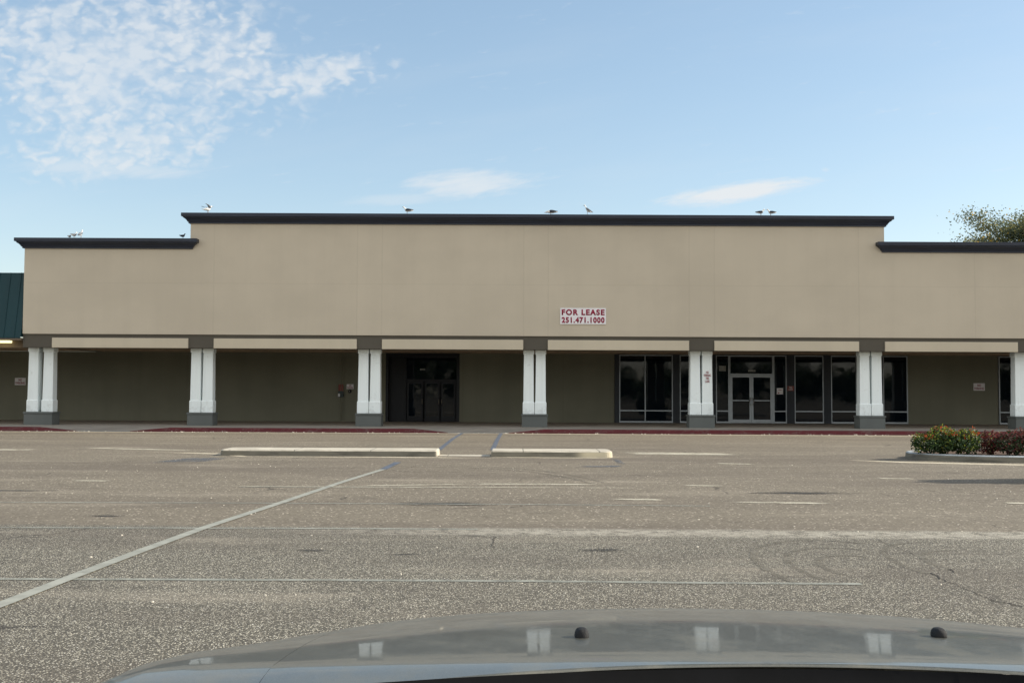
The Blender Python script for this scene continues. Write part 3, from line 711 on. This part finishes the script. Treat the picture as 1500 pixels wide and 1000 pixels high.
# ------------------------------------------------------------------ gulls on the cornice
def ringsx(pts, seg=10):
    out = []
    for x, z, rw, rh in pts: out.append([(x, rw*math.cos(2*math.pi*j/seg), z+rh*math.sin(2*math.pi*j/seg)) for j in range(seg)])
    return out
def gull(px, py, face, pose, label, zt=8.46, coat='gull_grey', body='gull_white', scale=1.0):
    p = at(px, py, 41.86)
    r = empty('gull', (p.x, 41.86, zt), label, 'bird', 'birds standing on the cornice')
    if pose == 'upright': pts = [(-.17, .10, .012, .006), (-.10, .13, .030, .024), (-.04, .17, .056, .058), (.02, .22, .066, .072), (.055, .28, .055, .062), (.075, .335, .036, .040), (.09, .375, .036, .038), (.115, .385, .026, .026), (.13, .382, .010, .010)]
    elif pose == 'crouch': pts = [(-.25, .10, .012, .006), (-.18, .105, .030, .018), (-.08, .11, .066, .052), (.02, .115, .075, .062), (.09, .115, .062, .05), (.13, .11, .038, .036), (.165, .10, .036, .034), (.19, .09, .024, .024), (.205, .084, .01, .01)]
    else: pts = [(-.25, .145, .012, .006), (-.18, .14, .030, .018), (-.09, .15, .060, .05), (.01, .16, .074, .068), (.075, .185, .060, .064), (.105, .235, .038, .044), (.12, .272, .037, .038), (.15, .285, .028, .028), (.168, .281, .010, .010)]
    b = MB(); b.loft(ringsx(pts), 0, True, True); b.build('body', M[body], r)
    hx, hz = pts[-1][0], pts[-1][1]
    b = MB(); b.loft(ringsx([(hx-.004, hz, .009, .009), (hx+.025, hz-.002, .007, .007), (hx+.045, hz-.010, .002, .003)], 6), 0, True, True); b.build('beak', M['beak'], r)
    bz = pts[3][1]
    for s_ in (-1, 1):
        b = MB()
        if pose == 'spread' :
            tipz = .14 if s_ < 0 else .10
            q = [(.06, .05, bz+.04, .05), (.02, .12, bz+.09, .06), (-.06, .20, bz+tipz, .05), (-.17, .24, bz+tipz+.03, .02)]
            b.loft([[(x+c, s_*y, z), (x, s_*y, z+.010), (x-c, s_*y, z-.004), (x, s_*y, z-.008)] for x, y, z, c in q], 0, True, True)
        else:
            tilt = .45 if pose == 'upright' else 0
            q = [(.07, .004, .02), (.03, .016, .045), (-.06, .016, .044), (-.16, .010, .026), (-.27, .004, .008)]
            b.loft([[(x*math.cos(tilt)*.9, s_*(.062 if x > -.2 else .03)+s_*t*math.cos(6.283*j/8), bz+.012+x*math.sin(tilt)*1.1+hh*math.sin(6.283*j/8)) for j in range(8)] for x, t, hh in q], 0, True, True)
        b.build('wing', M[coat], r)
        lg = MB(); lg.tube([(.0, s_*.03, bz-.05), (.006, s_*.03, bz*.4), (.0, s_*.03, .005), (.035, s_*.034, .004)], [.008, .006, .006, .005], 6); lg.build('leg', M['beak'] if body == 'gull_white' else M['gull_black'], r)
    r.rotation_euler.z = R(face); r.scale = (scale,)*3
    return r
gull(109, 343, 70, 'stand', 'pale gull, right-facing, second from the low cornice\'s left end', 7.45, scale=.85)
gull(118.5, 342, 75, 'upright', 'white upright gull beside another gull on the left low cornice', 7.45, scale=.85)
gull(101.8, 345, 100, 'crouch', 'crouching pale gull left of two others on the left low cornice', 7.45, scale=.7)
gull(268, 346, 60, 'stand', 'small dark bird by the step between low and tall cornice', 7.45, 'gull_dark', 'gull_dark', .72)
gull(304.5, 306, 35, 'spread', 'gull with raised wings near the tall cornice left end')
gull(596.5, 309, 180, 'stand', 'grey gull facing left, alone on the tall cornice', coat='gull_dark')
gull(807, 312, 185, 'crouch', 'crouching dark backed gull left of the upright white one', coat='gull_dark', scale=1.1)
gull(860.5, 309, 172, 'upright', 'tall white upright gull above the lease sign')
gull(1114.5, 309, 5, 'stand', 'right-facing gull of the pair on the tall cornice', coat='gull_dark', scale=.9)
gull(1129, 309, 178, 'stand', 'left-facing gull of the pair on the tall cornice', coat='gull_dark', scale=.9)

# ------------------------------------------------------------------ trees
def tree(name, loc, h, crown, nleaf, size, mix, label, group=None, limbs=11, gold_side=None, seed=1):
    rnd = random.Random(seed); r = empty(name, loc, label, 'tree', group)
    t = MB(); hh = h*.42; t.tube([(0, 0, 0), (.08, 0, hh*.4), (.0, .1, hh), (.15, .05, h*.7)], [.034*h, .027*h, .021*h, .008*h], 10)
    tips = []
    for i in range(limbs):
        a = 6.283*i/limbs+rnd.uniform(-.3, .3); z0 = hh*rnd.uniform(.75, 1.25); rr = crown*rnd.uniform(.6, 1.0); zt = h*rnd.uniform(.55, 1.0)
        rr *= math.sqrt(max(.15, 1-((zt/h-.62)/.42)**2))
        e = Vector((rr*math.cos(a), rr*math.sin(a), zt)); s0 = Vector((0, 0, z0)); m1 = s0.lerp(e, .5)+Vector((0, 0, h*.04))
        t.tube([s0, m1, e], [.013*h, .008*h, .003*h], 6); tips += [(e, 1), (m1.lerp(e, .5), .8)]
        for k in range(5):
            d = Vector((rnd.gauss(0, 1), rnd.gauss(0, 1), rnd.gauss(.3, .8))).normalized()*crown*rnd.uniform(.22, .45)
            q = m1.lerp(e, rnd.uniform(.3, 1)); t.tube([q, q+d*.5+Vector((0, 0, .1)), q+d], [.004*h, .003*h, .0015*h], 5); tips += [(q+d, .75), (q+d*.6, .6)]
    t.build('trunk', M['bark'], r)
    c = MB(); names = [m for m, _ in mix]; wts = [q for _, q in mix]
    per = max(1, nleaf//len(tips))
    for p, k in tips:
        col = rnd.choices(names, wts)[0]; sp = crown*.115*k+.12
        w_ = list(wts)
        if gold_side and p.x > gold_side: w_ = [q*(4 if n_ == 'leaf_gold' else 1) for n_, q in mix]
        for _ in range(int(per*k*1.3)):
            q = p+Vector((rnd.gauss(0, sp), rnd.gauss(0, sp), rnd.gauss(0, sp*.55)))
            c.leaf(q, size, names.index(col if rnd.random() < .5 else rnd.choices(names, w_)[0]), .4, .6)
    c.build('crown', [M[q] for q in names], r, fix=False)
    return r
ty = 84.0; tp = at(1518, 330, ty)
tree('oak_tree', (tp.x, ty, 0), at(1490, 306, ty).z-.7, 6.5, 95000, .09, [('leaf_grey', 6), ('leaf_olive', 1.6), ('leaf_gold', .45)], 'grey green tree with golden leaves showing above the right parapet', None, 17, 0.0, seed=5)
# wooded edge far behind the camera; it shows only as a dark reflection in the shop glass
tl = MB(); rnd = random.Random(3)
for i in range(150):
    x0 = -150+i*2+rnd.uniform(-1, 1); hgt = rnd.uniform(5, 9)*(1+.3*math.sin(i*.21)); y0 = -95+rnd.uniform(-4, 4)
    for k_ in range(130):
        d = Vector((rnd.gauss(0, 1), rnd.gauss(0, 1), rnd.gauss(0, 1))).normalized()*rnd.random()**.4
        tl.leaf((x0+d.x*2.6, y0+d.y*2.6, max(.1, hgt*.52+d.z*hgt*.5)), .8, rnd.choice((0, 0, 1)), .2)
tag(tl.build('distant_woods', [M['leaf_dark'], M['leaf_mid']], fix=False), 'dark line of woods across the lot behind the viewer', 'woods', None, 'stuff')

# ------------------------------------------------------------------ own car: hood, wings, nose, wheels
CX = .385
tab = [(1.30, -4), (1.50, -4), (1.540, .8), (1.560, 4.7), (1.66, 5.4), (1.78, 5.8), (2.1, 6.8), (2.5, 9.6), (2.62, 15), (2.72, 26), (2.80, 48), (2.84, 70)]
slope = prof(tab)
NZ = 400; zs = [1.12]; Y0, Y1 = 1.2, 2.86
for i in range(NZ):
    y = Y0+(Y1-Y0)*(i+.5)/NZ; zs.append(zs[-1]-math.tan(R(slope(y)))*(Y1-Y0)/NZ)
kz = 1.121-zs[int((1.55-Y0)/(Y1-Y0)*NZ)]
def zc_(y):
    t = min(max((y-Y0)/(Y1-Y0)*NZ, 0), NZ-1e-6); i = int(t); return zs[i]+(zs[i+1]-zs[i])*(t-i)+kz
def wbk(d): return .24*d*d+.42*abs(d)**6
def hood_pt(d, yp):
    ss = min(max((yp-1.55)/1.1, 0), 1); ss = ss*ss*(3-2*ss)
    return Vector((CX+d, yp-wbk(d)*ss*.9, zc_(yp)-.018*(d/.9)**2 - .05*max(0, abs(d)-.90)**2*60))
def ybk(d): return 1.536-.26*d*d
CL = Vector((CX, 1.3, 0))
C = empty('car', CL, 'grey car seen from behind its windshield, only the hood in view', 'car')
def grid(d0, d1, nd, ny, y1=2.84, y0=None):
    b = MB(); rings = []
    for i in range(ny+1):
        row = []
        for j in range(nd+1):
            d = d0+(d1-d0)*j/nd; a = ybk(d) if y0 is None else y0
            row.append(hood_pt(d, a+(y1-a)*(i/ny)))
        rings.append(row)
    b.loft(rings, 0, False, True, closed=False); return b
def hoodpanel():
    b = grid(-.7244, .7244, 48, 90)
    # rolled rear lip
    rows = []
    for dz, dy in ((0, 0), (-.0015, -.003), (-.004, -.004)):
        rows.append([hood_pt(-.7244+1.4488*j/48, ybk(-.7244+1.4488*j/48))+Vector((0, dy, dz)) for j in range(49)])
    b.loft(rows, 0, False, True, closed=False)
    return b
hd = hoodpanel().build('hood', M['car'], C, CL)
for nx, ny in ((852, 932), (1373.5, 931)):
    d = ray(nx, ny); best = None
    for i in range(600):
        y = 1.4+i*.002; p = Vector((d.x/d.y*y, y, CAMZ+d.z/d.y*y)); q = hood_pt(p.x-CX, y)
        if p.z <= q.z: best = q; break
    p = best or hood_pt(0, 1.75)
    b = MB(); seg = 16; rings = []
    for k_, (sx_, sz_) in enumerate(((1, 0), (1.0, .35), (.93, .65), (.72, .9), (.35, 1.0))):
        rings.append([(p.x+.0125*sx_*math.copysign(abs(math.cos(6.283*j/seg))**.7, math.cos(6.283*j/seg)), p.y+.018*sx_*math.sin(6.283*j/seg), p.z-.003+.0185*sz_) for j in range(seg)])
    b.loft(rings, 0, True, True); wn_ = b.build('washer_nozzle', M['rubber'], C, CL); sd = wn_.modifiers.new('Subdivision', 'SUBSURF'); sd.levels = sd.render_levels = 2
# fenders with wheel arches
for s_ in (-1, 1):
    b = MB(); rows = []
    for i in range(61):
        yp = .55+(2.82-.55)*i/60
        e = hood_pt(.99, yp); top = [hood_pt(.725+(.265)*j/6, yp) for j in range(7)]
        arch = .40; dyw = e.y-1.95; zlow = .36 if abs(dyw) > .42 else .36+math.sqrt(.42**2-dyw**2)
        zlow = min(zlow, e.z-.1)
        side = [Vector((e.x+.012*math.sin(k_/5*3.1), e.y, e.z+(zlow-e.z)*k_/5)) for k_ in range(1, 6)]
        row = top+side
        if s_ < 0: row = [Vector((2*CX-v.x, v.y, v.z)) for v in row]
        rows.append(row)
    b.loft(rows, 0, False, True, closed=False); b.build('fender', M['car'], C, CL)
# nose: grille and bumper follow the hood's front edge in plan
def nose(zlist, name, mat, d0=-.965, d1=.965):
    b = MB(); rows = []
    for z, out in zlist:
        rows.append([Vector((CX+d, hood_pt(d, 2.83).y+out, z)) for d in [d0+(d1-d0)*j/30 for j in range(31)]])
    b.loft(rows, 0, False, True, closed=False); return b.build(name, mat, C, CL)
ze = hood_pt(0, 2.83).z
nose([(ze, .0), (ze-.05, .02), (ze-.08, .02)], 'nose_panel', M['car'])
nose([(ze-.082, .01), (.66, .03)], 'grille', M['dark_hole'], -.55, .55)
nose([(.66, .04), (.62, .09), (.48, .10), (.38, .06), (.30, .0)], 'bumper', M['car'])
for s_ in (-1, 1):
    lo, hi = (.56, .955) if s_ > 0 else (-.955, -.56)
    b = MB(); rows = []
    for z, out in ((ze-.085, .0), (ze-.11, .03), (.72, .035), (.67, .02)):
        rows.append([Vector((CX+d, hood_pt(d, 2.83).y+out, z)) for d in [lo+(hi-lo)*j/10 for j in range(11)]])
    b.loft(rows, 0, False, True, closed=False); b.build('headlight', M['lens'], C, CL)
    wxx = CX+s_*.84
    b = MB(); b.lathe([(.2, -.10), (.31, -.11), (.345, -.08), (.35, 0), (.345, .08), (.31, .11), (.2, .10)], (wxx, 1.95, .35), 28, axis='x'); wh = b.build('wheel', M['rubber'], C, CL)
    b = MB(); b.lathe([(.02, .09*s_), (.1, .075*s_), (.2, .095*s_), (.215, .1*s_), (.215, -.09*s_), (.02, -.09*s_)], (wxx, 1.95, .35), 24, axis='x'); b.build('rim', M['alu'], wh, CL)
# cowl and wipers behind the hood
b = MB(); rows = []
for yo, z in ((-.0045, 1.1145), (-.016, 1.09), (-.05, 1.065), (-.12, 1.05), (-.24, 1.06), (-.34, 1.08)):
    rows.append([Vector((CX+d, ybk(d)+yo, z)) for d in [-.95+1.9*j/24 for j in range(25)]])
b.loft(rows, 0, False, True, closed=False); b.build('cowl', M['cowl'], C, CL)
for a0 in (-.45, .22):
    b = MB(); b.tube([(CX+a0, ybk(a0)-.13, 1.085), (CX+a0+.25, ybk(a0+.25)-.14, 1.092), (CX+a0+.55, ybk(a0+.5)-.17, 1.095)], [.012, .009, .006], 8); b.build('wiper', M['black'], C, CL)
# underbody tray closes the engine bay
b = MB(); b.box(CX-.60, CX+.60, .7, 2.45, .28, .32); b.box(CX-.9, CX+.9, .62, .7, .28, 1.04); b.build('underbody', M['dark_hole'], C, CL)

# ------------------------------------------------------------------ light
SUN = Vector((1.85, .24, 1.0)).normalized()
el = math.asin(SUN.z); az = math.atan2(SUN.x, SUN.y)
ld = bpy.data.lights.new('sun', 'SUN'); ld.energy = 3.4; ld.angle = R(.53); ld.color = (1, .92, .79)
lo = bpy.data.objects.new('sun', ld); COL.objects.link(lo); lo.rotation_euler = SUN.to_track_quat('Z', 'Y').to_euler(); lo.location = SUN*50
W = bpy.data.worlds.new('World'); sc.world = W; W.use_nodes = True; t = W.node_tree; t.nodes.clear(); n = NT(t)
sky = n('ShaderNodeTexSky', {'sky_type': 'NISHITA', 'sun_disc': False, 'sun_elevation': el, 'sun_rotation': az, 'altitude': 10.0, 'air_density': 1.0, 'dust_density': .6, 'ozone_density': 1.2})
dirv = n('ShaderNodeTexCoord').outputs['Generated']; sx_ = n('ShaderNodeSeparateXYZ', Vector=dirv)
yy = n.math('MAXIMUM', sx_.outputs[1], .02)
ca = n.math('DIVIDE', sx_.outputs[0], yy); ce = n.math('DIVIDE', sx_.outputs[2], yy)
def ell(px, py, rx, ry, tilt, lo_=1.0, hi_=.0):
    a0, e0 = (px-750)/F, (575-py)/F; c_, s_ = math.cos(R(tilt)), math.sin(R(tilt))
    da, de = n.math('SUBTRACT', ca, a0), n.math('SUBTRACT', ce, e0)
    u = n.math('ADD', n.math('MULTIPLY', da, c_/(rx/F)), n.math('MULTIPLY', de, s_/(rx/F)))
    v = n.math('ADD', n.math('MULTIPLY', da, -s_/(ry/F)), n.math('MULTIPLY', de, c_/(ry/F)))
    return n.step(n.math('SQRT', n.math('ADD', n.math('MULTIPLY', u, u), n.math('MULTIPLY', v, v))), lo_, hi_)
cv = n('ShaderNodeCombineXYZ', i0=ca, i1=n.math('MULTIPLY', ce, 1.45), i2=0.0).outputs[0]
mask = n.math('MAXIMUM', n.math('MAXIMUM', ell(165, 85, 440, 240, -6), n.math('MULTIPLY', ell(455, 106, 230, 58, 8), .92)), n.math('MULTIPLY', ell(170, 215, 330, 85, 6), .8))
big = n.noise(cv, 7, 4, .55); mid_ = n.noise(cv, 22, 3, .5)
wv = n('ShaderNodeVectorMath', {'operation': 'ADD'}, i0=cv, i1=n.scl(n('ShaderNodeTexNoise', Vector=cv, Scale=45.0, Detail=3.0).outputs['Color'], (.03, .03, 0))).outputs[0]
c1 = n('ShaderNodeTexVoronoi', {'feature': 'SMOOTH_F1'}, Vector=wv, Scale=64.0, Smoothness=.8).outputs['Distance']
c2_ = n('ShaderNodeTexVoronoi', {'feature': 'SMOOTH_F1'}, Vector=wv, Scale=112.0, Smoothness=.8).outputs['Distance']
cell = n.math('ADD', n.math('MULTIPLY', n.step(c1, .75, .10), .55), n.math('MULTIPLY', n.step(c2_, .75, .10), .45))
puff = n.math('ADD', n.math('MULTIPLY', cell, .58), n.math('MULTIPLY', n.noise(cv, 95, 6, .68), .42))
thin = n.step(n.noise(cv, 5, 3, .5), .3, .7, .35, 1)
d1 = n.math('ADD', n.math('ADD', n.math('ADD', n.math('MULTIPLY', mask, .80), n.math('MULTIPLY', n.math('SUBTRACT', big, .5), .9)), n.math('MULTIPLY', n.math('SUBTRACT', puff, .5), 1.25)), n.math('MULTIPLY', n.math('SUBTRACT', mid_, .5), .7))
alto = n.math('MULTIPLY', n.math('MULTIPLY', n.step(d1, .06, .96), n.step(mask, .0, .6)), n.math('ADD', n.math('MULTIPLY', thin, .35), .65))
ws = n('ShaderNodeCombineXYZ', i0=ca, i1=n.math('MULTIPLY', n.math('SUBTRACT', ce, n.math('MULTIPLY', ca, .16)), 5.0), i2=0.0).outputs[0]
wn = n.math('ADD', n.math('MULTIPLY', n.noise(ws, 14, 6, .62, .5), .7), n.math('MULTIPLY', n.noise(ws, 50, 4, .6), .3))
def wisp(m, amt): return n.math('MULTIPLY', n.step(n.math('ADD', n.math('MULTIPLY', m, .8), n.math('MULTIPLY', n.math('SUBTRACT', wn, .5), 1.6)), .10, .85), amt)
c2 = wisp(ell(685, 266, 165, 34, 3), .9); c3 = wisp(ell(1075, 280, 175, 25, 8), 1.5); c4 = wisp(ell(575, 291, 140, 16, 4), .35); c5 = wisp(ell(150, 248, 230, 22, -2), .55)
c6 = n.math('MULTIPLY', ell(1212, 244, 9, 5, 0), .35)
veil = n.math('MULTIPLY', n.step(n.noise(ws, 3.0, 4, .55), .42, .8), .12)
tot = alto
for q in (c2, c3, c4, c5, c6, veil): tot = n.math('MAXIMUM', tot, q)
front = n.step(sx_.outputs[1], .05, .15)
tot = n.math('MULTIPLY', n.math('MULTIPLY', n.math('MINIMUM', tot, 1.15), front), .78)
# unseen bright clouds added behind the viewer to lift the light on the facade
bn_ = n.step(n.noise(n.scl(dirv, (1, 1, 2.2)), 2.6, 6, .6), .34, .58)
back = n.math('MULTIPLY', n.math('MULTIPLY', bn_, n.step(sx_.outputs[1], -.10, -.40)), n.step(sx_.outputs[2], -.02, .08))
gm = n('ShaderNodeGamma', Color=sky.outputs[0], Gamma=.7)
hs = n('ShaderNodeHueSaturation', Hue=.495, Saturation=1.12, Value=1.26, Color=gm.outputs[0])
bg1 = n('ShaderNodeBackground', Color=hs.outputs[0], Strength=.13)
bg2 = n('ShaderNodeBackground', Color=(.95, .98, 1, 1), Strength=.50)
bg3 = n('ShaderNodeBackground', Color=(1, .97, .92, 1), Strength=.85)
mx = n('ShaderNodeMixShader', i0=tot, i1=bg1.outputs[0], i2=bg2.outputs[0])
mx = n('ShaderNodeMixShader', i0=back, i1=mx.outputs[0], i2=bg3.outputs[0])
wo = n('ShaderNodeOutputWorld'); t.links.new(mx.outputs[0], wo.inputs[0])

vs = sc.view_settings; vs.view_transform = 'Standard'; vs.look = 'None'; vs.exposure = .8; vs.gamma = 1; vs.use_curve_mapping = False
sc.render.engine = 'CYCLES'; sc.cycles.max_bounces = 8; sc.cycles.transparent_max_bounces = 12
